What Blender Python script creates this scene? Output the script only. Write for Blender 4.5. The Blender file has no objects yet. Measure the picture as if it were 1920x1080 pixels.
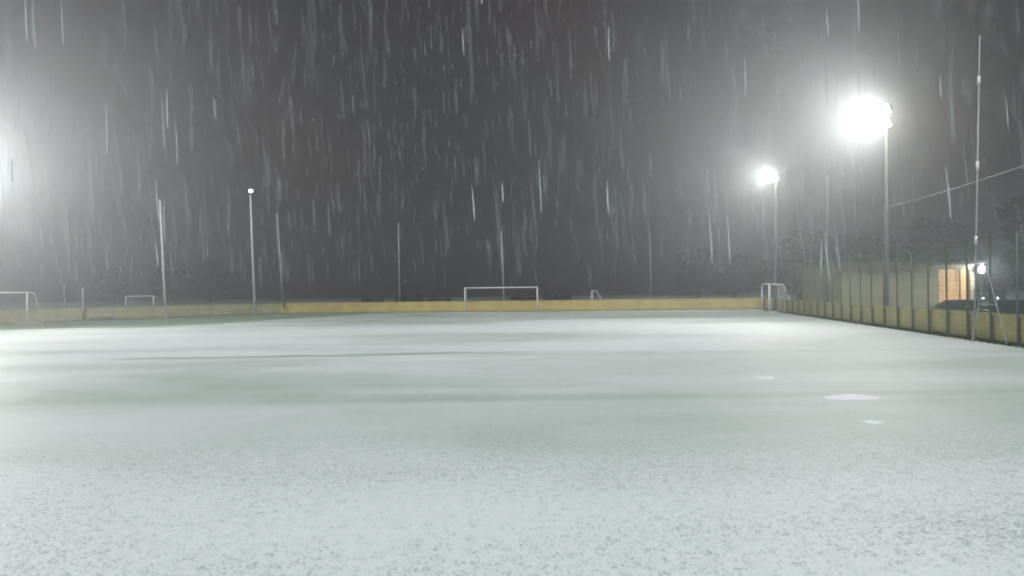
import bpy, math, random
import numpy as np
from mathutils import Vector, Matrix

S = bpy.context.scene
COL = S.collection
R = math.radians

# ------------------------------------------------------------------ camera
CAM_H, F = 2.2, 1300.0
cam_d = bpy.data.cameras.new('camera')
cam = bpy.data.objects.new('camera', cam_d); COL.objects.link(cam)
MR = Matrix.Rotation(R(90.154), 4, 'X') @ Matrix.Rotation(R(-0.69), 4, 'Z')
cam.matrix_world = Matrix.Translation((0, 0, CAM_H)) @ MR
cam_d.sensor_width = 36; cam_d.lens = 36 * F / 1920
cam_d.clip_start = .05; cam_d.clip_end = 2000
cam_d.dof.use_dof = True; cam_d.dof.focus_distance = 26; cam_d.dof.aperture_fstop = 1.4
S.camera = cam

# ------------------------------------------------------------------ exposure, world, fill light
S.view_settings.view_transform = 'Standard'; S.view_settings.look = 'None'
S.view_settings.exposure = 0.0; S.view_settings.gamma = 1
S.view_settings.use_curve_mapping = False
cy = S.cycles
cy.use_denoising = True
cy.volume_bounces = 0; cy.max_bounces = 5; cy.diffuse_bounces = 3; cy.transparent_max_bounces = 24
cy.sample_clamp_indirect = 4; cy.filter_width = 1.9

w = bpy.data.worlds.new('World'); S.world = w; w.use_nodes = True
wn = w.node_tree.nodes; wl = w.node_tree.links
bg = wn['Background']
sky = wn.new('ShaderNodeTexSky'); sky.sky_type = 'NISHITA'; sky.sun_disc = False
sky.sun_elevation = R(1.0); sky.sun_rotation = R(170); sky.dust_density = 3
bg.inputs['Strength'].default_value = 0.03
# overcast night cloud lit from below by the town: mixes with the sky texture
cn = wn.new('ShaderNodeTexNoise'); cn.inputs['Scale'].default_value = 3.2; cn.inputs['Detail'].default_value = 4
cr = wn.new('ShaderNodeValToRGB'); cr.color_ramp.elements[0].position = .35; cr.color_ramp.elements[1].position = .68
cr.color_ramp.elements[0].color = (.42, .50, .70, 1); cr.color_ramp.elements[1].color = (.95, .42, .50, 1)
tc = wn.new('ShaderNodeTexCoord'); wl.new(tc.outputs['Generated'], cn.inputs['Vector'])
wl.new(cn.outputs['Fac'], cr.inputs['Fac'])
mx = wn.new('ShaderNodeMix'); mx.data_type = 'RGBA'; mx.inputs['Factor'].default_value = .97
wl.new(sky.outputs['Color'], mx.inputs[6]); wl.new(cr.outputs['Color'], mx.inputs[7])
wl.new(mx.outputs[2], bg.inputs['Color'])

fill_sun_d = bpy.data.lights.new('fill_sun', 'SUN'); fill_sun_d.energy = 3.2; fill_sun_d.angle = R(40); fill_sun_d.color = (.955, 1, 1)  # added wide fill, stands in for unseen floodlights behind the camera
fill_sun = bpy.data.objects.new('fill_sun', fill_sun_d); COL.objects.link(fill_sun); fill_sun.rotation_euler = (R(38), 0, R(-10))

# ------------------------------------------------------------------ helpers
def at(px, py, Y):
    """world point seen at photo pixel (1920 wide) at depth Y"""
    d = MR.to_3x3() @ Vector(((px - 960) / F, -(py - 540) / F, -1))
    return Vector((0, 0, CAM_H)) + d * (Y / d.y)
def fence_x(y): return 14.055 + .15 * y
def sm(a, b, t):
    t = min(1, max(0, (t - a) / (b - a))); return t * t * (3 - 2 * t)
def gz(x, y):
    return -.45 * sm(.8, 6, x - fence_x(y))

def mat(name, col, rough=.6, metal=0, emit=None, es=0, noise=0, nscale=8, bump=0, alpha=1, spec=None):
    m = bpy.data.materials.new(name); m.use_nodes = True
    n, l = m.node_tree.nodes, m.node_tree.links
    b = n['Principled BSDF']
    b.inputs['Base Color'].default_value = (*col, 1); b.inputs['Roughness'].default_value = rough
    b.inputs['Metallic'].default_value = metal; b.inputs['Alpha'].default_value = alpha
    if spec is not None: b.inputs['Specular IOR Level'].default_value = spec
    if emit: b.inputs['Emission Color'].default_value = (*emit, 1); b.inputs['Emission Strength'].default_value = es
    if noise or bump:
        t = n.new('ShaderNodeTexCoord'); x = n.new('ShaderNodeTexNoise')
        x.inputs['Scale'].default_value = nscale; x.inputs['Detail'].default_value = 6
        l.new(t.outputs['Object'], x.inputs['Vector'])
        if noise:
            r = n.new('ShaderNodeValToRGB'); e = r.color_ramp.elements
            e[0].position = .3; e[1].position = .7
            e[0].color = (*[c * (1 - noise) for c in col], 1); e[1].color = (*[min(1, c * (1 + noise)) for c in col], 1)
            l.new(x.outputs['Fac'], r.inputs['Fac']); l.new(r.outputs['Color'], b.inputs['Base Color'])
        if bump:
            bp = n.new('ShaderNodeBump'); bp.inputs['Distance'].default_value = bump
            l.new(x.outputs['Fac'], bp.inputs['Height']); l.new(bp.outputs['Normal'], b.inputs['Normal'])
    return m

def tag(o, label=None, cat=None, group=None, kind=None):
    if label: o['label'] = label
    if cat: o['category'] = cat
    if group: o['group'] = group
    if kind: o['kind'] = kind
    return o
def empty(name, loc, rz=0):
    o = bpy.data.objects.new(name, None); COL.objects.link(o)
    o.location = loc; o.rotation_euler = (0, 0, rz); o.empty_display_size = .3
    return o
def copy_tree(o, parent=None):
    c = o.copy(); COL.objects.link(c); c.parent = parent
    for ch in list(o.children): copy_tree(ch, c)
    return c

class MB:
    def __init__(s): s.v = []; s.f = []
    def add(s, vs, fs):
        k = len(s.v); s.v += [tuple(v) for v in vs]; s.f += [tuple(i + k for i in f) for f in fs]; return s
    def box(s, c, size, rz=0):
        cx, cy_, cz = c; hx, hy, hz = [q / 2 for q in size]; ca, sa = math.cos(rz), math.sin(rz)
        vs = []
        for z in (-hz, hz):
            for x, y in ((-hx, -hy), (hx, -hy), (hx, hy), (-hx, hy)):
                vs.append((cx + x * ca - y * sa, cy_ + x * sa + y * ca, cz + z))
        return s.add(vs, [(3, 2, 1, 0), (4, 5, 6, 7), (0, 1, 5, 4), (1, 2, 6, 5), (2, 3, 7, 6), (3, 0, 4, 7)])
    def tube(s, pts, r, n=10, r2=None, caps=True):
        pts = [Vector(p) for p in pts]; m = len(pts); r2 = r if r2 is None else r2
        vs, fs = [], []
        for i, p in enumerate(pts):
            d = (pts[min(i + 1, m - 1)] - pts[max(i - 1, 0)]).normalized()
            a = d.cross(Vector((0, 0, 1)) if abs(d.z) < .9 else Vector((1, 0, 0))).normalized(); b = d.cross(a)
            rr = r + (r2 - r) * i / max(1, m - 1)
            for k in range(n):
                t = 2 * math.pi * k / n; vs.append(p + (a * math.cos(t) + b * math.sin(t)) * rr)
        for i in range(m - 1):
            for k in range(n):
                fs.append((i * n + k, i * n + (k + 1) % n, (i + 1) * n + (k + 1) % n, (i + 1) * n + k))
        if caps: fs += [tuple(range(n)), tuple(reversed(range((m - 1) * n, m * n)))]
        return s.add(vs, fs)
    def prism(s, prof, y0, y1, inset=0):
        """profile in x,z swept along y"""
        n = len(prof)
        vs = [(x, y0, z) for x, z in prof] + [(x, y1, z) for x, z in prof]
        fs = [(i, (i + 1) % n, n + (i + 1) % n, n + i) for i in range(n)] + [tuple(reversed(range(n))), tuple(range(n, 2 * n))]
        return s.add(vs, fs)
    def build(s, name, m, parent=None, smooth=False, bevel=0):
        me = bpy.data.meshes.new(name); me.from_pydata(s.v, [], s.f); me.update()
        import bmesh
        b = bmesh.new(); b.from_mesh(me); bmesh.ops.recalc_face_normals(b, faces=b.faces)
        if bevel: bmesh.ops.bevel(b, geom=[e for e in b.edges if e.calc_face_angle(0) > .6], offset=bevel, segments=2, affect='EDGES', profile=.6)
        b.to_mesh(me); b.free()
        me.materials.append(m)
        if smooth:
            for p in me.polygons: p.use_smooth = True
        o = bpy.data.objects.new(name, me); COL.objects.link(o)
        if parent: o.parent = parent
        return o

rnd = random.Random(7); nr = np.random.default_rng(5)

# ------------------------------------------------------------------ ground
def ground_material():
    m = bpy.data.materials.new('snow_dusted_turf'); m.use_nodes = True
    n, l = m.node_tree.nodes, m.node_tree.links; b = n['Principled BSDF']
    tc = n.new('ShaderNodeTexCoord')
    def noise(scale, detail=4, vec=None, dist=0, rough=.5):
        x = n.new('ShaderNodeTexNoise'); x.inputs['Scale'].default_value = scale
        x.inputs['Detail'].default_value = detail; x.inputs['Distortion'].default_value = dist; x.inputs['Roughness'].default_value = rough
        l.new(vec or tc.outputs['Object'], x.inputs['Vector']); return x.outputs['Fac']
    def math_(op, a, c=None, d=None, clamp=False):
        x = n.new('ShaderNodeMath'); x.operation = op; x.use_clamp = clamp
        for i, q in enumerate((a, c, d)):
            if q is None: continue
            if isinstance(q, (int, float)): x.inputs[i].default_value = q
            else: l.new(q, x.inputs[i])
        return x.outputs[0]
    def mapr(v, a, c, d=0, e=1):
        x = n.new('ShaderNodeMapRange'); x.interpolation_type = 'SMOOTHSTEP'
        x.inputs[1].default_value = a; x.inputs[2].default_value = c; x.inputs[3].default_value = d; x.inputs[4].default_value = e
        l.new(v, x.inputs[0]); return x.outputs[0]
    sep = n.new('ShaderNodeSeparateXYZ'); l.new(tc.outputs['Object'], sep.inputs[0])
    X, Y = sep.outputs[0], sep.outputs[1]
    mp = n.new('ShaderNodeMapping'); mp.inputs['Scale'].default_value = (.05, .17, 1); l.new(tc.outputs['Object'], mp.inputs['Vector'])
    wide = noise(1.0, 4, mp.outputs[0], .8)
    # depth of the snow cover along the pitch, its borders wandering with noise
    yw = math_('ADD', Y, math_('MULTIPLY', math_('SUBTRACT', noise(.09, 3), .5), 9))
    cr = n.new('ShaderNodeValToRGB'); e = cr.color_ramp.elements
    l.new(math_('DIVIDE', yw, 80), cr.inputs['Fac'])
    stops = [(0, .94), (.07, .86), (.115, .70), (.17, .66), (.25, .78), (.36, .90), (.50, .97), (.60, .66), (.70, .48), (.83, .60), (1, .5)]
    e[0].position, e[0].color = stops[0][0], (stops[0][1],) * 3 + (1,)
    e[1].position, e[1].color = stops[-1][0], (stops[-1][1],) * 3 + (1,)
    for p, v in stops[1:-1]: q = e.new(p); q.color = (v, v, v, 1)
    cov = math_('ADD', cr.outputs['Color'], math_('MULTIPLY', math_('SUBTRACT', wide, .5), 1.5))
    cov = math_('ADD', cov, math_('MULTIPLY', math_('SUBTRACT', noise(.55, 4, None, .6), .5), .26), clamp=True)
    # the trodden strip along the left boards carries hardly any snow
    lx = math_('SUBTRACT', X, math_('MULTIPLY', math_('SUBTRACT', Y, 46.4), .45))
    lx = math_('ADD', lx, math_('MULTIPLY', math_('SUBTRACT', noise(.35, 3), .5), 2.4))
    strip = mapr(lx, -24.6, -22.6, 0.30, 1)
    strip = math_('MAXIMUM', strip, mapr(math_('ADD', Y, math_('MULTIPLY', math_('SUBTRACT', noise(.3, 3), .5), 1.6)), 47, 45.6, 0, 1))
    # thin dark line across the pitch, drawn by lowering the cover
    ty = math_('ADD', Y, math_('MULTIPLY', X, -.035)); ty = math_('ADD', ty, math_('MULTIPLY', math_('SUBTRACT', noise(.12, 4), .5), 2.6))
    tr = math_('ABSOLUTE', math_('SUBTRACT', ty, 24.3)); dark_line = mapr(tr, .05, .60, .42, 1)
    fade = mapr(X, -6, 1.5, 0, 1); fade2 = mapr(X, -11, -15, 0, 1)
    dark_line = math_('MAXIMUM', dark_line, math_('MAXIMUM', fade, fade2))
    cov = math_('MULTIPLY', math_('MULTIPLY', cov, strip), dark_line)
    # individual grains and clumps of sleet between the turf tufts
    g1 = noise(30, 5, None, .3, .62); g2 = noise(9, 4, None, .5); 
    vo = n.new('ShaderNodeTexVoronoi'); vo.inputs['Scale'].default_value = 48; l.new(tc.outputs['Object'], vo.inputs['Vector'])
    grain = math_('ADD', math_('MULTIPLY', g1, .75), math_('MULTIPLY', g2, .25))
    thr = math_('MULTIPLY_ADD', cov, -.24, .62)            # more cover, lower threshold
    d = math_('SUBTRACT', grain, thr); mask = mapr(d, -.05, .07, 0, 1)
    mask = math_('MAXIMUM', mask, math_('MULTIPLY', cov, .50))
    # farther out the grains have melted into even slush
    melt = mapr(yw, 5.5, 12, 0, .8)
    mm = n.new('ShaderNodeMix'); l.new(melt, mm.inputs[0]); l.new(mask, mm.inputs[2]); l.new(math_('MULTIPLY_ADD', cov, .95, -.04, True), mm.inputs[3]); mask = mm.outputs[0]
    turf = n.new('ShaderNodeValToRGB'); l.new(noise(3, 5), turf.inputs['Fac'])
    turf.color_ramp.elements[0].color = (.14, .225, .15, 1); turf.color_ramp.elements[1].color = (.23, .33, .20, 1)
    snow = n.new('ShaderNodeValToRGB'); l.new(g2, snow.inputs['Fac'])
    snow.color_ramp.elements[0].color = (.79, .86, .87, 1); snow.color_ramp.elements[1].color = (.89, .93, .93, 1)
    mix = n.new('ShaderNodeMix'); mix.data_type = 'RGBA'
    l.new(mask, mix.inputs['Factor']); l.new(turf.outputs['Color'], mix.inputs[6]); l.new(snow.outputs['Color'], mix.inputs[7])
    l.new(mix.outputs[2], b.inputs['Base Color'])
    b.inputs['Roughness'].default_value = .55; b.inputs['Specular IOR Level'].default_value = .3
    bp = n.new('ShaderNodeBump'); bp.inputs['Distance'].default_value = .012; bp.inputs['Strength'].default_value = .5
    l.new(math_('ADD', mask, math_('MULTIPLY', vo.outputs['Distance'], -.5)), bp.inputs['Height']); l.new(bp.outputs['Normal'], b.inputs['Normal'])
    return m
xs = sorted(set([-240, -180, -120, -80, -60] + [round(-45 + i * 1.0, 2) for i in range(106)] + [70, 85, 110, 150, 240]))
ys = sorted(set([-240, -150, -80, -40, -20] + [round(-10 + i * 1.5, 2) for i in range(84)] + [130, 160, 200, 240]))
g = MB(); nx = len(xs)
g.v = [(x, y, gz(x, y)) for y in ys for x in xs]
g.f = [(j * nx + i, j * nx + i + 1, (j + 1) * nx + i + 1, (j + 1) * nx + i) for j in range(len(ys) - 1) for i in range(nx - 1)]
tag(g.build('ground', ground_material(), smooth=True), kind='structure')

# ------------------------------------------------------------------ materials
M = dict(
    board=mat('ochre_board', (.56, .43, .155), .55, noise=.22, nscale=1.2),
    boardg=mat('olive_board', (.50, .47, .26), .6, noise=.25, nscale=1.5),
    boardy=mat('straw_board', (.58, .52, .25), .6, noise=.2, nscale=1.1),
    cap=mat('dark_rail', (.20, .16, .10), .6, noise=.2),
    white=mat('white_paint', (.78, .80, .80), .4, noise=.05, nscale=3),
    galv=mat('galvanised', (.36, .38, .39), .5, .2, noise=.2, nscale=4),
    dark=mat('dark_post', (.06, .07, .06), .6, noise=.2),
    green=mat('green_post', (.05, .085, .035), .55, noise=.25, nscale=5),
    mast=mat('dark_grey_mast', (.13, .14, .14), .6, noise=.2),  # grey darkened so masts under the lit lamps stay faint
    net=mat('net_cord', (.62, .66, .66), .8),
    gnet=mat('green_wire', (.10, .19, .11), .6),
    wall=mat('render_wall', (.34, .31, .215), .85, noise=.14, nscale=1.3, bump=.004),
    roof=mat('roof_sheet', (.06, .065, .06), .7, noise=.2),
    frame=mat('window_frame', (.16, .07, .04), .5, noise=.2),
    lens=mat('lamp_glass', (.9, .9, .9), .3, emit=(1, .90, .66), es=26),
    lens2=mat('wall_lamp_glass', (.9, .9, .9), .3, emit=(.93, .98, 1), es=9),
    head=mat('headlamp_glass', (.9, .9, .9), .2, emit=(.95, 1, 1), es=6),
    carp=mat('dark_car_paint', (.022, .026, .034), .25, .2, noise=.15, nscale=2),
    glass=mat('car_glass', (.02, .025, .03), .08, spec=.6),
    tyre=mat('tyre_rubber', (.02, .02, .02), .8, noise=.2), rim=mat('wheel_rim', (.4, .4, .42), .35, .7, noise=.1),
    red=mat('tail_lamp', (.3, .02, .02), .3, noise=.1),
    bark=mat('bark', (.07, .055, .04), .9, noise=.4, nscale=12, bump=.02),
    snow=mat('patch_white', (.93, .94, .95), .7, noise=.03, nscale=12, bump=.02),  # near-white for the low bright patches
    cable=mat('cable', (.45, .46, .46), .6),
    weed=mat('edge_grass', (.045, .075, .02), .9, noise=.4, nscale=6),
    path=mat('concrete', (.30, .30, .29), .8, noise=.2, nscale=2),
)
def leaf_mat(name, a, b_):
    m = bpy.data.materials.new(name); m.use_nodes = True; n, l = m.node_tree.nodes, m.node_tree.links
    t = n.new('ShaderNodeTexCoord'); x = n.new('ShaderNodeTexNoise'); x.inputs['Scale'].default_value = 1.1; x.inputs['Detail'].default_value = 5
    r = n.new('ShaderNodeValToRGB'); r.color_ramp.elements[0].color = (*a, 1); r.color_ramp.elements[1].color = (*b_, 1)
    r.color_ramp.elements[0].position = .35; r.color_ramp.elements[1].position = .65
    l.new(t.outputs['Object'], x.inputs['Vector']); l.new(x.outputs['Fac'], r.inputs['Fac']); l.new(r.outputs['Color'], n['Principled BSDF'].inputs['Base Color'])
    n['Principled BSDF'].inputs['Roughness'].default_value = .8
    return m
LEAF = leaf_mat('foliage', (.006, .016, .010), (.018, .036, .02))

# ------------------------------------------------------------------ boards round the pitch
def boards(name, pts, label, panel=2.5, h=1.05, m='board'):
    p0, p1 = Vector(pts[0]), Vector(pts[1]); d = p1 - p0; L = d.length; d.normalize()
    root = empty(name, (p0.x, p0.y, 0), math.atan2(d.y, d.x))
    tag(root, label, 'barrier', 'low yellow boards round the pitch')
    k = int(round(L / panel)); st = L / k
    b = MB()
    for i in range(k): b.box(((i + .5) * st, 0, h / 2 + .02), (st - .012, .045, h - .04))
    b.build('board_panel', M[m], root, bevel=.006)
    MB().box((L / 2, 0, h + .03), (L, .08, .05)).build('top_rail', M[m], root, bevel=.01)
    MB().box((L / 2, 0, .05), (L, .07, .10)).build('kick_rail', M['cap'], root)
    for i in range(k + 1): MB().box((i * st, .075, h / 2), (.07, .09, h)).build('board_post', M['cap'], root)
    return root
corner = (-24.2, 72.6); rc = (24.6, 70.4)
boards('perimeter_boards', (corner, (24.6, 68.4)), 'long yellow boards closing the far end of the pitch behind the middle goal')
boards('perimeter_boards', ((-49.4, 43.5), corner), 'faded yellow boards running up the left side of the pitch under the leaning poles', m='boardg')
F0 = (fence_x(14) + .22, 14); F1 = (fence_x(68) + .22, 68)
boards('perimeter_boards', (F0, F1), 'yellow boards along the right side of the pitch behind the green fence', panel=1.75, m='boardy')

# ------------------------------------------------------------------ green mesh fence on the right
def fence():
    d = Vector((.15, 1, 0)).normalized(); st = 1.73 * math.sqrt(1 + .15 ** 2)
    y0 = 24.3 - 1.73 * 6; x0 = fence_x(y0)
    root = empty('mesh_fence', (x0, y0, 0), math.atan2(d.y, d.x))
    tag(root, 'tall green mesh fence on thin posts along the right edge of the snowy pitch', 'fence')
    n = 26; H = 4.0
    for i in range(n):
        MB().tube([(i * st, 0, 0), (i * st, 0, H)], .036, 8).build('fence_post', M['green'], root)
    L = (n - 1) * st
    MB().tube([(0, 0, H - .05), (L, 0, H - .05)], .016, 6).build('top_wire', M['green'], root)
    MB().tube([(0, 0, .09), (L, 0, .09)], .022, 6).build('bottom_rail', M['green'], root)
    nt = MB(); w_ = .0034
    k = int(L / .12)
    for i in range(k): nt.box((i * .12 + .03, .03, H / 2), (w_ * 2, w_, H - .1))
    for j in range(int(H / .2)): nt.box((L / 2, .034, .15 + j * .2), (L, w_, w_ * 2))
    nt.build('wire_mesh', M['gnet'], root)
    return root
fence()
# rough grass along the foot of the fence
gr = MB()
for i in range(9000):
    y = rnd.uniform(15, 66); x = fence_x(y) + rnd.gauss(.0, .10) ; hgt = rnd.uniform(.04, .13) * (1.7 if math.sin(y * 1.9) + math.sin(y * .7) > 1.1 else .8)
    a = rnd.uniform(0, 6.28); ww = rnd.uniform(.012, .03); c, s_ = math.cos(a) * ww, math.sin(a) * ww
    lx, ly = rnd.gauss(0, .04), rnd.gauss(0, .04)
    gr.add([(x - c, y - s_, 0), (x + c, y + s_, 0), (x + lx, y + ly, hgt)], [(0, 1, 2)])
me = bpy.data.meshes.new('edge_grass'); me.from_pydata(gr.v, [], gr.f); me.materials.append(M['weed'])
eg = bpy.data.objects.new('edge_grass', me); COL.objects.link(eg)
tag(eg, 'dark rough grass along the foot of the green fence', 'grass', kind='stuff')

# ------------------------------------------------------------------ goals
def goal(loc, rz, label, W=7.32, H=2.44, td=1.0, bd=2.0, r=.06, net=True, cell=.24, group=None, sag=0):
    """mouth in the local x axis, back towards local +y"""
    root = empty('football_goal', loc, rz); tag(root, label, 'goal', group)
    hw = W / 2
    for s in (-1, 1):
        MB().tube([(s * hw, 0, 0), (s * hw, 0, H - r)], r, 12).build('goal_post', M['white'], root, True)
    MB().tube([(-hw - r, 0, H), (hw + r, 0, H)], r, 12).build('crossbar', M['white'], root, True)
    for s in (-1, 1):
        MB().tube([(s * hw, r, H - .02), (s * hw, td, H - .04), (s * hw, td + .04, H - .08), (s * hw, bd, .05)], r * .55, 8).build('net_stay', M['white'], root)
        MB().tube([(s * hw, r, .03), (s * hw, bd, .03)], r * .5, 8).build('side_bar', M['white'], root)
    MB().tube([(-hw, bd, .04), (hw, bd, .04)], r * .5, 8).build('ground_bar', M['white'], root)
    if net:
        q = MB(); t = .004
        def ln(a, b):
            q.tube([a, b], t, 3, caps=False)
        prof = [(r, H - .05), (td, H - .07), (bd, .06)]
        k = int(W / cell)
        for i in range(k + 1):
            x = -hw + W * i / k
            ln((x, prof[0][0], prof[0][1]), (x, prof[1][0], prof[1][1])); ln((x, prof[1][0], prof[1][1]), (x, prof[2][0], prof[2][1]))
        for j in range(11):
            z = prof[1][1] + (prof[2][1] - prof[1][1]) * j / 10; y = prof[1][0] + (prof[2][0] - prof[1][0]) * j / 10
            ln((-hw, y, z), (hw, y, z))
            for s in (-1, 1): ln((s * hw, r, z), (s * hw, y, z))
        for i in range(1, 5):
            y = td * i / 5
            ln((-hw, y, H - .06), (hw, y, H - .06))
        for s in (-1, 1):
            for i in range(1, 9):
                y = bd * i / 9; zt = H - .06 if y < td else (H - .06) * (bd - y) / (bd - td)
                ln((s * hw, y, .05), (s * hw, y, zt))
        q.build('goal_net', M['net'], root)
    return root
# middle goal at the far end
goal((-1.13, 69.75, 0), R(-4.9), 'white goal frame in the middle of the far end before the yellow boards', r=.062, net=False, bd=1.5, td=.7)
# right goal, standing side on
a = at(1443, 588, 60); b_ = at(1429.5, 584, 66.8)
dv = Vector((b_.x - a.x, b_.y - a.y)).normalized()
cxy = Vector((a.x, a.y)) + dv * 3.66
goal((cxy.x, cxy.y, 0), math.atan2(-dv.y, -dv.x), 'white netted goal turned side on near the far right corner of the pitch', td=1.1, bd=2.05, cell=.16, r=.085)
# left goal cut by the frame edge
c = at(48, 605, 53)
goal((c.x - 3.66, c.y, 0), R(3), 'white goal at the left frame edge in the misty light', td=.8, bd=1.9, r=.06)
# small goals beyond the boards
c = at(262, 590, 75)
goal((c.x, 75, 0), R(-4), 'small white goal standing beyond the left boards beside the tall leaning pole', W=3.1, H=2.0, td=.8, bd=1.1, r=.05)
c = at(1110, 580, 79)
goal((c.x, 79, 0), R(-94), 'small grey goal seen end on over the far yellow boards', W=3.0, H=2.0, td=.5, bd=1.6, r=.045, net=False)

# ------------------------------------------------------------------ poles
def pole(name, base, top, r, label, cat='pole', m='galv', group=None, r2=None, cap=True, bands=()):
    base, top = Vector(base), Vector(top)
    root = empty(name, base); tag(root, label, cat, group)
    MB().tube([(0, 0, 0), tuple(top - base)], r, 12, r2 or r * .7).build('pole_shaft', M[m], root, True)
    MB().box((0, 0, .02), (r * 4.5, r * 4.5, .04)).build('base_plate', M['galv'], root, bevel=.008)
    if cap: MB().tube([tuple(top - base), tuple(top - base + Vector((0, 0, .05)))], r * .9, 12, r * .5).build('pole_cap', M[m], root)
    for t in bands:
        p = (top - base) * t
        MB().tube([tuple(p - Vector((0, 0, .16))), tuple(p + Vector((0, 0, .16)))], r * 1.5, 12).build('clamp', M['white'], root, True)
    return root
G = 'tall bare poles standing round the pitch'
def gp(px, Y): p = at(px, 560, Y); return (p.x, p.y, gz(p.x, p.y))
pole('net_pole', gp(310.5, 61.5), at(299.5, 376, 61.5), .11, 'tall pale pole leaning left in front of the left boards beside the small goal', group=G, m='white')
pole('net_pole', gp(531, 73.6), at(519.5, 400, 73.6), .11, 'bare grey pole at the left end of the far yellow boards', group=G)
pole('net_pole', gp(749, 76), at(747, 418, 76), .09, 'thin grey pole beyond the far boards well left of the middle goal', group=G)
pole('net_pole', gp(945, 77), at(940, 432, 77), .11, 'thin pale pole beyond the far boards directly behind the middle goal', group=G)
pole('net_pole', gp(156, 58.6), at(155, 541, 58.6), .10, 'short pale post at the left boards beside the low white bench', group=G)
pole('net_pole', gp(121, 66), at(120, 535, 66), .05, 'thin faint post far left beyond the boards in the mist', group=G)
pole('net_pole', gp(1550, 47.5), at(1551, 330, 47.5), .07, 'thin pole beside the green fence left of the low building', group=G, m='mast')
pole('net_pole', gp(1220, 78), at(1219, 440, 78), .05, 'thin faint pole beyond the far boards right of the middle goal', group=G)
pole('net_pole', gp(1826, 27.0), at(1837, 68, 27.0), .036, 'very tall slim pole with pale clamps by the by the fence near the metal frame', group=G, r2=.026, bands=(.855, .575, .33))
pole('net_pole', gp(1908, 24.0), at(1906, 436, 24.0), .045, 'dull grey pole by the fence at the right frame edge', group=G, m='mast')
pole('net_pole', (fence_x(12) - .1, 12, 0), (fence_x(12), 12, 12), .07, 'pole outside the frame that carries the near end of the overhead cable', group=G)
MB().tube([at(533, 578, 72.0), at(532, 562, 72.0)], .10, 10).build('corner_post', M['dark'])
tag(bpy.data.objects['corner_post'], 'short dark post at the corner where left and far boards meet', 'post')

# ------------------------------------------------------------------ floodlights
def floodlight(base, top, aim, label, lit=True, rows=2, cols=3, size=.62, energy=0, cone=150, lensm='lens', m='galv', blend=1.0, col=(1, .985, .93)):
    m = 'mast' if energy else m
    base, top = Vector(base), Vector(top)
    root = empty('floodlight_mast', base); tag(root, label, 'floodlight', 'floodlight masts round the pitch')
    MB().tube([(0, 0, 0), tuple(top - base)], .13, 14, .08).build('mast', M[m], root, True)
    MB().box((0, 0, .02), (.55, .55, .04)).build('base_plate', M['galv'], root, bevel=.01)
    d = (Vector(aim) - top); rz = math.atan2(d.y, d.x) - math.pi / 2
    hd = empty('lamp_head', tuple(top - base), rz); hd.parent = root
    W = cols * size * 1.1
    for j in range(rows):
        MB().box((0, 0, j * size * 1.05 - .1), (W, .07, .07)).build('crossarm', M['galv'], hd)
    tilt = R(-22)
    for j in range(rows):
        for i in range(cols):
            x = (i - (cols - 1) / 2) * size * 1.1; z = j * size * 1.05 + .1
            s = size / 2; hb = MB()
            # tapering housing, open side forward (+y)
            f = [(-s, .22, -s * .8), (s, .22, -s * .8), (s, .22, s * .8), (-s, .22, s * .8)]
            k = [(-s * .6, -.02, -s * .45), (s * .6, -.02, -s * .45), (s * .6, -.02, s * .45), (-s * .6, -.02, s * .45)]
            def rot(p): y, zz = p[1], p[2]; return (p[0] + x, y * math.cos(tilt) - zz * math.sin(tilt) + .08, y * math.sin(tilt) + zz * math.cos(tilt) + z)
            hb.add([rot(p) for p in f + k], [(3, 2, 6, 7), (0, 4, 5, 1), (1, 5, 6, 2), (0, 3, 7, 4), (4, 7, 6, 5), (0, 1, 2, 3)])
            h = hb.build('lamp_housing', M['dark'], hd)
            e = s * .93
            g_ = MB().add([rot(p) for p in [(-e, .235, -e * .78), (e, .235, -e * .78), (e, .235, e * .78), (-e, .235, e * .78), (-e, .262, -e * .7), (e, .262, -e * .7), (e, .262, e * .7), (-e, .262, e * .7)]],
                          [(0, 1, 5, 4), (1, 2, 6, 5), (2, 3, 7, 6), (3, 0, 4, 7), (4, 5, 6, 7), (3, 2, 1, 0)]).build('lamp_lens', M[lensm if lit else 'glass'], hd)
    # emission is on the lens; the light itself is a wide spot set just in front of it
    if energy:
        ld = bpy.data.lights.new('flood_beam', 'SPOT'); ld.energy = energy; ld.spot_size = R(cone); ld.spot_blend = blend
        ld.shadow_soft_size = .35; ld.color = col
        lo = bpy.data.objects.new('flood_beam', ld); COL.objects.link(lo)
        dd = Vector((d.x, d.y, 0)).normalized()
        lo.location = top + dd * .42 + Vector((0, 0, size * .5))
        pd = bpy.data.lights.new('lamp_spill', 'POINT'); pd.energy = energy * .045; pd.shadow_soft_size = .7; pd.color = (1, .82, .5)
        po = bpy.data.objects.new('lamp_spill', pd); COL.objects.link(po); po.location = top + dd * .35 + Vector((0, 0, size * .5))
        lo.rotation_euler = (Vector(aim) - lo.location).to_track_quat('-Z', 'Y').to_euler()
    return root
EN = 1030 * 4 * math.pi
t1 = at(1662, 234, 40.4); floodlight(gp(1662, 40.4), t1, (-20, 36, 5), 'nearer of the two blazing floodlights above the right fence, big white glare', energy=EN * 1.25, rows=2, cols=2, size=.72, cone=150)
t2 = at(1454, 336, 61.8); floodlight(gp(1454, 61.8), t2, (-14, 50, 5), 'smaller farther blazing floodlight near the far right goal', energy=EN * .58, rows=1, cols=2, size=.6, cone=150)
t3 = at(469, 359, 70.2); floodlight(gp(477.5, 70.2), t3, (0, 30, 0), 'slim white mast at the left boards with one small dim lamp on top', energy=0, rows=1, cols=1, size=.4, m='white', lensm='lens2')
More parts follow.
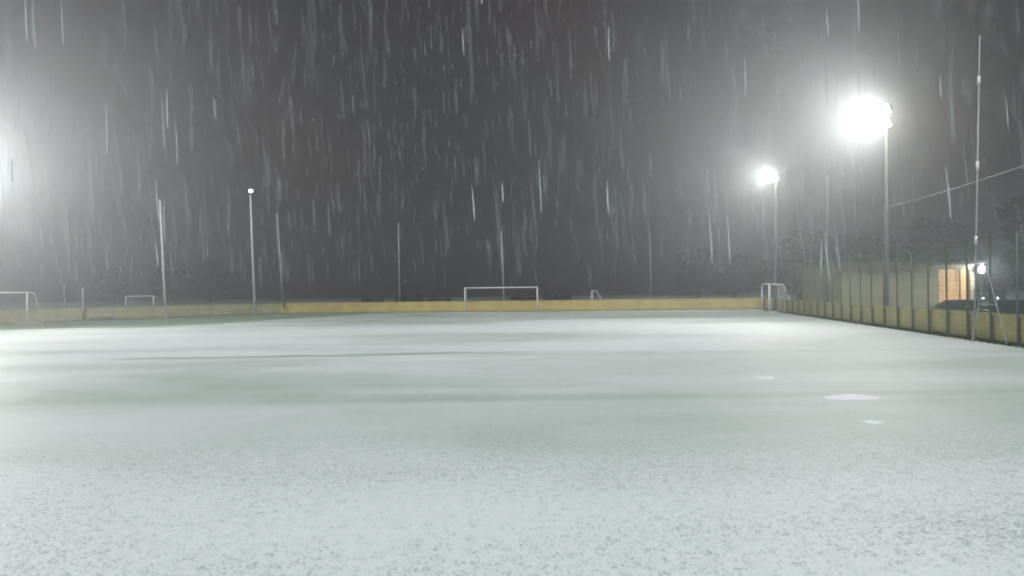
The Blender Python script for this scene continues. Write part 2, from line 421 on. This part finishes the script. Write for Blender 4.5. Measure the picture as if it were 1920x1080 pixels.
t0 = at(-150, 320, 43); floodlight(gp(-142, 43), t0, (6, 34, 5), 'floodlight just outside the left frame edge whose glow fills the left sky', energy=EN * 1.9, rows=2, cols=3, size=.7, cone=150)

# overhead cable along the fence
pts = []
for i in range(33):
    t = i / 32; y = 12 + (40.2 - 12) * t
    pts.append((fence_x(y) - .02 + t * (t1.x - .1 - fence_x(40.2)), y, 6.75 - .45 * 4 * t * (1 - t) * .6))
tag(MB().tube(pts, .017, 6).build('overhead_cable', M['cable']), 'thin pale cable strung above the right fence', 'cable')

# A-shaped metal frame leaning at the fence
ap = at(1849, 497, 25.6); l1 = at(1822, 640, 26.4); l2 = at(1888, 650, 24.9); l1.z = l2.z = 0
fr = empty('metal_frame', ((l1.x + l2.x) / 2, (l1.y + l2.y) / 2, 0)); o0 = fr.location.copy()
tag(fr, 'tall narrow A-shaped metal frame standing by the fence at far right', 'frame')
for l_ in (l1, l2): MB().tube([l_ - o0, ap - o0], .022, 8).build('leg', M['galv'], fr)
m1, m2 = l1.lerp(ap, .5), l2.lerp(ap, .5)
MB().tube([m1 - o0, m2 - o0], .018, 8).build('crossbar', M['galv'], fr)
MB().box(ap - o0, (.12, .1, .12)).build('hinge', M['galv'], fr, bevel=.01)

# low white bench by left boards
c = at(192, 600, 59.3)
bn = empty('bench', (c.x, 59.3, 0), R(49)); tag(bn, 'low white bench in front of the left boards right of the short post', 'bench')
MB().box((0, 0, .43), (2.1, .34, .06)).build('seat', M['white'], bn, bevel=.015)
for s in (-1, 1): MB().box((s * .85, 0, .2), (.07, .28, .4)).build('leg', M['galv'], bn, bevel=.01)
MB().box((0, 0, .2), (1.62, .05, .05)).build('stretcher', M['galv'], bn)

# ------------------------------------------------------------------ building
bx0, bx1, by = 29.4, 41.4, 62.0
bl = empty('clubhouse', ((bx0 + bx1) / 2, by, -.45)); tag(bl, 'long low clubhouse behind the right fence with a lit orange window', 'building')
W = bx1 - bx0; HB = 4.45; wx0, wx1 = 38.1 - (bx0 + bx1) / 2, 41.0 - (bx0 + bx1) / 2
wb = MB()
zz0, zz1 = .95, 4.10
xm = -W / 2
wb.box(((xm + wx0) / 2, .15, HB / 2), (wx0 - xm, .3, HB)); wb.box(((wx1 + W / 2) / 2, .15, HB / 2), (W / 2 - wx1, .3, HB))
wb.box(((wx0 + wx1) / 2, .15, zz0 / 2), (wx1 - wx0, .3, zz0)); wb.box(((wx0 + wx1) / 2, .15, (zz1 + HB) / 2), (wx1 - wx0, .3, HB - zz1))
wb.box((xm + .15, 4.15, HB / 2), (.3, 7.7, HB)); wb.box((W / 2 - .15, 4.15, HB / 2), (.3, 7.7, HB)); wb.box((0, 8.15, HB / 2), (W, .3, HB))
wb.build('wall', M['wall'], bl)
MB().box((0, 3.95, HB + .12), (W + .7, 9.3, .22)).build('roof', M['roof'], bl, bevel=.03)
MB().tube([(-W / 2 - .3, -.74, HB + .02), (W / 2 + .3, -.74, HB + .02)], .06, 8).build('gutter', M['roof'], bl)
wf = MB(); ft = .08
wf.box(((wx0 + wx1) / 2, .1, zz0 + ft / 2), (wx1 - wx0, .12, ft)); wf.box(((wx0 + wx1) / 2, .1, zz1 - ft / 2), (wx1 - wx0, .12, ft))
for x in (wx0 + ft / 2, wx0 + (wx1 - wx0) * .69, wx1 - ft / 2): wf.box((x, .1, (zz0 + zz1) / 2), (ft, .116, zz1 - zz0 - 2 * ft))
win = wf.build('lit_window', M['frame'], bl)
def curtain_mat():
    m = bpy.data.materials.new('backlit_curtain'); m.use_nodes = True; n, l = m.node_tree.nodes, m.node_tree.links
    b = n['Principled BSDF']; t = n.new('ShaderNodeTexCoord'); x = n.new('ShaderNodeTexNoise'); x.inputs['Scale'].default_value = .7; x.inputs['Detail'].default_value = 3
    r = n.new('ShaderNodeValToRGB'); r.color_ramp.elements[0].position = .35; r.color_ramp.elements[1].position = .65
    r.color_ramp.elements[0].color = (.70, .40, .13, 1); r.color_ramp.elements[1].color = (.85, .60, .36, 1)
    l.new(t.outputs['Object'], x.inputs['Vector']); l.new(x.outputs['Fac'], r.inputs['Fac'])
    l.new(r.outputs['Color'], b.inputs['Emission Color']); b.inputs['Emission Strength'].default_value = .75
    b.inputs['Base Color'].default_value = (.5, .3, .12, 1); return m
cm = curtain_mat()
cv = MB(); n_ = 60; vs = []
for i in range(n_ + 1):
    x = wx0 + (wx1 - wx0) * i / n_; y = .24 + .03 * math.sin(i * 1.3)
    vs += [(x, y, zz0), (x, y, zz1)]
cv.add(vs, [(2 * i, 2 * i + 2, 2 * i + 3, 2 * i + 1) for i in range(n_)])
cv.build('curtain', cm, win, True)
# bulkhead lamp at the building's right corner
c = at(1846, 505, 61.2)
wlm = empty('wall_lamp', (c.x, 61.6, c.z)); tag(wlm, 'bright white lamp at the right end of the clubhouse eaves', 'lamp')
MB().tube([(-.6, .35, -.05), (-.1, .05, .0)], .035, 8).build('bracket', M['galv'], wlm)
MB().tube([(0, .12, 0), (0, -.06, 0)], .30, 20, .38).build('housing', M['dark'], wlm)
MB().tube([(0, -.07, 0), (0, -.15, 0), (0, -.20, 0)], .36, 20, .2).build('lens', M['lens2'], wlm, True)
def point(loc, e, col, size=.25):
    ld = bpy.data.lights.new('lamp_light', 'POINT'); ld.energy = e; ld.color = col; ld.shadow_soft_size = size
    o = bpy.data.objects.new('lamp_light', ld); COL.objects.link(o); o.location = loc
point((c.x, 60.9, c.z), 800, (.9, .97, 1))

# ------------------------------------------------------------------ vehicles
def car(loc, rz, label, van=False, lit=False):
    root = empty('van' if van else 'parked_car', loc, rz); tag(root, label, 'van' if van else 'car')
    if van:
        lower = [(-2.5, .35), (2.35, .35), (2.5, .5), (2.5, .95), (2.3, 1.1), (-2.5, 1.1)]
        upper = [(-2.5, 1.1), (2.3, 1.1), (1.6, 1.85), (1.3, 1.98), (-2.4, 1.98), (-2.5, 1.9)]; hw, L = .98, 2.5
    else:
        lower = [(-2.1, .35), (1.95, .32), (2.12, .42), (2.12, .62), (1.95, .74), (1.1, .88), (-1.75, .94), (-2.08, .86), (-2.12, .6)]
        upper = [(-1.78, .93), (1.12, .87), (.45, 1.33), (.15, 1.42), (-.9, 1.43), (-1.25, 1.36)]; hw, L = .88, 2.12
    MB().prism(lower, -hw, hw).build('body', M['carp'], root, bevel=.05)
    b = MB(); n = len(upper); ins = .16
    zt = max(z for _, z in upper); zb = min(z for _, z in upper)
    k = lambda z: hw - .03 - ins * (z - zb) / (zt - zb)
    vs = [(x, -k(z), z) for x, z in upper] + [(x, k(z), z) for x, z in upper]
    b.add(vs, [(i, (i + 1) % n, n + (i + 1) % n, n + i) for i in range(n)] + [tuple(reversed(range(n))), tuple(range(n, 2 * n))])
    b.build('cabin', M['carp'], root, bevel=.03)
    for s in (-1, 1):
        if van: q = [(2.05, 1.16), (1.52, 1.8), (.6, 1.8), (.6, 1.16)]
        else: q = [(.95, .93), (.38, 1.30), (-.85, 1.36), (-1.2, 1.30), (-1.6, .97)]
        MB().add([(x, s * (k(z) + .012), z) for x, z in q] + [(x, s * (k(z) - .01), z) for x, z in q],
                 [tuple(range(len(q))), tuple(range(2 * len(q) - 1, len(q) - 1, -1))] + [(i, (i + 1) % len(q), len(q) + (i + 1) % len(q), len(q) + i) for i in range(len(q))]).build('side_window', M['glass'], root)
    (xa, za), (xb, zb_) = ((2.27, 1.16), (1.66, 1.80)) if van else ((1.08, .93), (.5, 1.31))
    MB().add([(xa + .02, -k(za) + .08, za), (xa + .02, k(za) - .08, za), (xb + .02, k(zb_) - .08, zb_), (xb + .02, -k(zb_) + .08, zb_),
              (xa - .02, -k(za) + .08, za), (xa - .02, k(za) - .08, za), (xb - .02, k(zb_) - .08, zb_), (xb - .02, -k(zb_) + .08, zb_)],
             [(0, 1, 2, 3), (7, 6, 5, 4), (0, 4, 5, 1), (1, 5, 6, 2), (2, 6, 7, 3), (3, 7, 4, 0)]).build('windscreen', M['glass'], root)
    for x in (-1.3, 1.32):
        for s in (-1, 1):
            wh = MB().tube([(x, s * (hw - .2), .32), (x, s * (hw + .015), .32)], .32, 20).build('wheel', M['tyre'], root)
            MB().tube([(x, s * (hw + .0), .32), (x, s * (hw + .03), .32)], .19, 14).build('rim', M['rim'], wh)
    for s in (-1, 1):
        z = .82 if van else .64
        MB().tube([(L - .02, s * (hw - .2), z), (L + .035, s * (hw - .2), z)], .13 if van else .09, 12).build('headlight', M['head'] if lit else M['glass'], root)
        MB().box((-L - .005, s * (hw - .16), z + .05), (.03, .2, .16)).build('tail_light', M['red'], root)
        MB().box((.9 if not van else 1.9, s * (hw + .08), 1.0 if not van else 1.3), (.09, .16, .12)).build('mirror', M['carp'], root, bevel=.02)
    return root
c = at(1790, 560, 56.5); car((c.x, 56.5, -.45), math.pi, 'dark low car parked side on before the lit orange window')
c = at(1872, 560, 52); car((c.x - .2, 51, -.45), R(197), 'dark car parked behind the boards under the two small white lights')
c = at(1853.5, 560, 92); car((c.x, 92, -.45), R(-90 - 30), 'dark van with both headlights on right of the clubhouse', van=True, lit=True)

# ------------------------------------------------------------------ trees and hedge
def crown_mesh(name, n, rx, rz_, seed, clumps=26, s0=.16, s1=.34):
    r = np.random.default_rng(seed); cs = []
    for i in range(clumps):
        v = r.normal(size=3); v /= np.linalg.norm(v); q = r.uniform(.3, 1) ** .6
        cs.append((v[0] * rx * q, v[1] * rx * q, v[2] * rz_ * q, r.uniform(.22, .42) * rx))
    vs, fs = [], []
    for i in range(n):
        c = cs[r.integers(len(cs))]; v = r.normal(size=3); v /= np.linalg.norm(v); q = c[3] * r.uniform(.5, 1.1)
        p = np.array([c[0] + v[0] * q, c[1] + v[1] * q, c[2] + v[2] * q * .8]); u = r.normal(size=3); u /= np.linalg.norm(u)
        t = np.cross(u, r.normal(size=3)); t /= np.linalg.norm(t); s = r.uniform(s0, s1)
        k = len(vs); vs += [tuple(p - u * s), tuple(p + t * s * .5), tuple(p + u * s), tuple(p - t * s * .5)]; fs.append((k, k + 1, k + 2, k + 3))
    me = bpy.data.meshes.new(name); me.from_pydata(vs, [], fs); me.materials.append(LEAF); return me
CR = [crown_mesh('crown', 9000, 2.6, 3.4, 3, 34), crown_mesh('crown', 9000, 2.3, 4.2, 11, 34), crown_mesh('crown', 9000, 3.1, 2.9, 23, 34)]
def trunk_mesh(h, seed):
    r = random.Random(seed); b = MB(); b.tube([(0, 0, 0), (.08, 0, h * .35), (-.05, .06, h * .7), (0, 0, h)], .22, 9, .07)
    for i in range(7):
        z = h * r.uniform(.4, .9); a = r.uniform(0, 6.28); L = r.uniform(1.2, 2.2)
        b.tube([(0, 0, z), (math.cos(a) * L * .6, math.sin(a) * L * .6, z + L * .5), (math.cos(a) * L, math.sin(a) * L, z + L)], .07, 6, .02)
    o = b.build('trunk', M['bark']); me = o.data; bpy.data.objects.remove(o); return me
TR = [trunk_mesh(6, 1), trunk_mesh(7, 2), trunk_mesh(5.2, 3)]
def tree(x, y, k, sc, label):
    root = empty('tree', (x, y, gz(x, y)), rnd.uniform(0, 6.28)); root.scale = (sc * 1.45, sc * 1.45, sc * 1.15)
    tag(root, label, 'tree', 'dark trees beyond the pitch')
    cz = (4.3, 5.0, 3.6)[k]
    c_ = bpy.data.objects.new('crown', CR[k]); COL.objects.link(c_); c_.parent = root; c_.location = (0, 0, cz)
    t_ = bpy.data.objects.new('trunk', TR[k]); COL.objects.link(t_); t_.parent = root
    return root
spots = [(330, 172, 2, 1.25, 'dark rounded tree in mist behind the small left goal'),
         (395, 178, 0, 1.2, 'dark tree left of the small dim lamp mast'),
         (215, 180, 1, 1.0, 'slender dim tree above the low white bench'),
         (1310, 150, 0, 1.3, 'dark tree beyond the boards left of the far right goal'),
         (1378, 145, 2, 1.45, 'broad dark tree just left of the farther floodlight mast'),
         (1500, 130, 1, 1.3, 'tall dark tree between the far right goal and the clubhouse'),
         (1575, 118, 0, 1.4, 'dark tree behind the left end of the clubhouse'),
         (1655, 112, 2, 1.6, 'dark tree behind the middle of the clubhouse roof'),
         (1735, 108, 1, 1.3, 'dark tree behind the clubhouse left of the lit window'),
         (1812, 106, 0, 1.5, 'dark tree behind the clubhouse above the lit window'),
         (1990, 66, 1, 1.25, 'tall black tree at the right frame edge beyond the parked cars'),
         (1880, 112, 2, 1.6, 'large black tree behind the van with its headlights on')]
for px, Y, k, sc, lb in spots:
    c = at(px, 560, Y); tree(c.x, c.y, k, sc, lb)
HM = crown_mesh('foliage', 3000, 1.7, .62, 41, 18, .07, .16)
hs = [(770, 80, .95, 'low dark shrub beyond the far boards beside the thin pole left of the middle goal'), (826, 81, .8, 'low dark shrub beyond the far boards next left of the middle goal'),
      (985, 81, .9, 'low dark shrub beyond the boards seen through the middle goal'), (1050, 82, 1.0, 'low dark shrub beyond the boards just right of the middle goal'),
      (700, 83, .8, 'small shrub at the left end of the shrub row beyond the far boards')]
for px, Y, sc, lb in hs:
    c = at(px, 560, Y); o = empty('shrub', (c.x, c.y, 0)); o.scale = (sc, sc, sc * 1.25); tag(o, lb, 'shrub', 'shrubs beyond the far boards')
    f = bpy.data.objects.new('foliage', HM); COL.objects.link(f); f.parent = o; f.location = (0, 0, .75)
    s_ = MB()
    for i in range(6):
        a = i * 1.05; s_.tube([(0, 0, 0), (math.cos(a) * .5, math.sin(a) * .4, .8)], .03, 5, .01)
    s_.build('stem', M['bark'], o)

# ------------------------------------------------------------------ low bright white patches on the pitch
def heap(px, py, wpx, dep, h, seed, label):
    Y = CAM_H * F / (py - (543.5 - .012 * (px - 960))); c = at(px, py, Y); wd = wpx * Y / F
    r = np.random.default_rng(seed); b = MB(); nu, nv = 72, 12; vs = [(0, 0, h)]; fs = []
    ph = r.uniform(0, 6.28, 4)
    for j in range(1, nv + 1):
        for i in range(nu):
            t = 2 * math.pi * i / nu; q = j / nv; e = 1 + .12 * math.sin(3 * t + ph[0]) + .08 * math.sin(5 * t + ph[1]) + .06 * math.sin(9 * t + ph[2]) + .05 * math.sin(17 * t + ph[3] * q) + r.uniform(-.05, .05)
            z = h * (1 - q ** 2.2) * r.uniform(.82, 1.1) * (1 + .15 * math.sin(4 * t + 6 * q + ph[3])) - (.004 if j == nv else 0)
            vs.append((math.cos(t) * wd / 2 * q * e, math.sin(t) * dep / 2 * q * e, z))
    for i in range(nu):
        fs.append((0, 1 + i, 1 + (i + 1) % nu))
        for j in range(nv - 1):
            a = 1 + j * nu + i; a2 = 1 + j * nu + (i + 1) % nu; fs.append((a, a + nu, a2 + nu, a2))
    o = b.add(vs, fs).build('white_patch', M['snow'], None, True); o.location = (c.x, c.y, 0)
    tag(o, label, 'snow heap', 'bright white patches on the pitch')
heap(1595, 745, 104, .60, .055, 1, 'long bright white patch on the right half of the pitch')
heap(1636, 791, 34, .30, .02, 2, 'small faint white patch in front of the long bright one')
heap(1436, 708, 34, .5, .03, 3, 'small faint white patch behind and left of the long bright one')
heap(6, 718, 50, .55, .04, 4, 'bright white patch at the left frame edge')

# ------------------------------------------------------------------ falling sleet
OP = .09
def sleet():
    m = bpy.data.materials.new('sleet'); m.use_nodes = True; n, l = m.node_tree.nodes, m.node_tree.links
    for q in list(n): n.remove(q)
    out = n.new('ShaderNodeOutputMaterial'); df = n.new('ShaderNodeBsdfDiffuse'); tl = n.new('ShaderNodeBsdfTranslucent'); tp = n.new('ShaderNodeBsdfTransparent')
    df.inputs[0].default_value = (.78, .84, .88, 1); tl.inputs[0].default_value = (.78, .84, .88, 1)
    a = n.new('ShaderNodeMixShader'); b = n.new('ShaderNodeMixShader'); a.inputs[0].default_value = .5; b.inputs[0].default_value = OP
    l.new(df.outputs[0], a.inputs[1]); l.new(tl.outputs[0], a.inputs[2]); l.new(tp.outputs[0], b.inputs[1]); l.new(a.outputs[0], b.inputs[2])
    l.new(b.outputs[0], out.inputs[0])
    m2 = m.copy(); m2.name = 'sleet_clump'
    for q in m2.node_tree.nodes:
        if q.type == 'MIX_SHADER' and abs(q.inputs[0].default_value - OP) < 1e-4: q.inputs[0].default_value = .75
    r = np.random.default_rng(77)
    vs, fs, mi = [], [], []
    k = 0
    for i in range(5600):
        big = i < 80
        Y = r.uniform(3.0, 9) if big else 2.1 + (r.uniform() ** 1.7) * 24
        X = r.uniform(-1, 1) * (.85 * Y + 4); Z = CAM_H + r.uniform(.01, 1) * (.46 * Y + .5)
        L = (.07 + .27 * r.uniform() ** 2.2) * (1 + .05 * Y); rad = r.uniform(.0014, .0044) * (1 + .10 * Y)
        if big: L = r.uniform(.14, .42) * Y / 5; rad = r.uniform(.0035, .0065) * Y / 5
        if Z > 14.5 or Z - L / 2 < CAM_H + .004 * Y: continue
        lean = r.normal(-.045, .022); ly = r.normal(0, .04); bend = r.normal(0, .006)
        d = np.array([-lean, ly, -1.0]); d /= np.linalg.norm(d)   # tails drift to the right on the way down
        p = np.array([X, Y, Z]); c0 = p - d * L / 2
        for t, q in ((0, .12), (.2, .6), (.45, .95), (.7, 1), (.9, .65), (1, .1)):
            s = c0 + d * L * t
            bx = bend * math.sin(t * 3.1) * L * 2
            for j in range(4):
                aa = j * math.pi / 2; vs.append((s[0] + bx + math.cos(aa) * rad * q, s[1] + math.sin(aa) * rad * q, s[2]))
        for t in range(5):
            for j in range(4):
                fs.append((k + t * 4 + j, k + t * 4 + (j + 1) % 4, k + t * 4 + 4 + (j + 1) % 4, k + t * 4 + 4 + j)); mi.append(1 if big else 0)
        k += 24
    me = bpy.data.meshes.new('falling_sleet'); me.from_pydata(vs, [], fs); me.materials.append(m); me.materials.append(m2)
    me.polygons.foreach_set('material_index', mi)
    for p in me.polygons: p.use_smooth = True
    o = bpy.data.objects.new('falling_sleet', me); COL.objects.link(o)
    tag(o, 'dense driving sleet falling through the floodlit air', 'sleet', kind='stuff')
sleet()

# ------------------------------------------------------------------ haze
hz = MB().box((0, 0, 8.0), (500, 500, 22.0))
hm = bpy.data.materials.new('haze'); hm.use_nodes = True; n, l = hm.node_tree.nodes, hm.node_tree.links
for q in list(n): n.remove(q)
out = n.new('ShaderNodeOutputMaterial'); pv = n.new('ShaderNodeVolumePrincipled')
pv.inputs['Color'].default_value = (.87, .94, 1.0, 1); pv.inputs['Density'].default_value = .0088; pv.inputs['Anisotropy'].default_value = .70
l.new(pv.outputs[0], out.inputs['Volume'])
ho = hz.build('haze', hm); tag(ho, 'misty floodlit air full of fine sleet', 'haze', kind='stuff'); ho.display_type = 'WIRE'
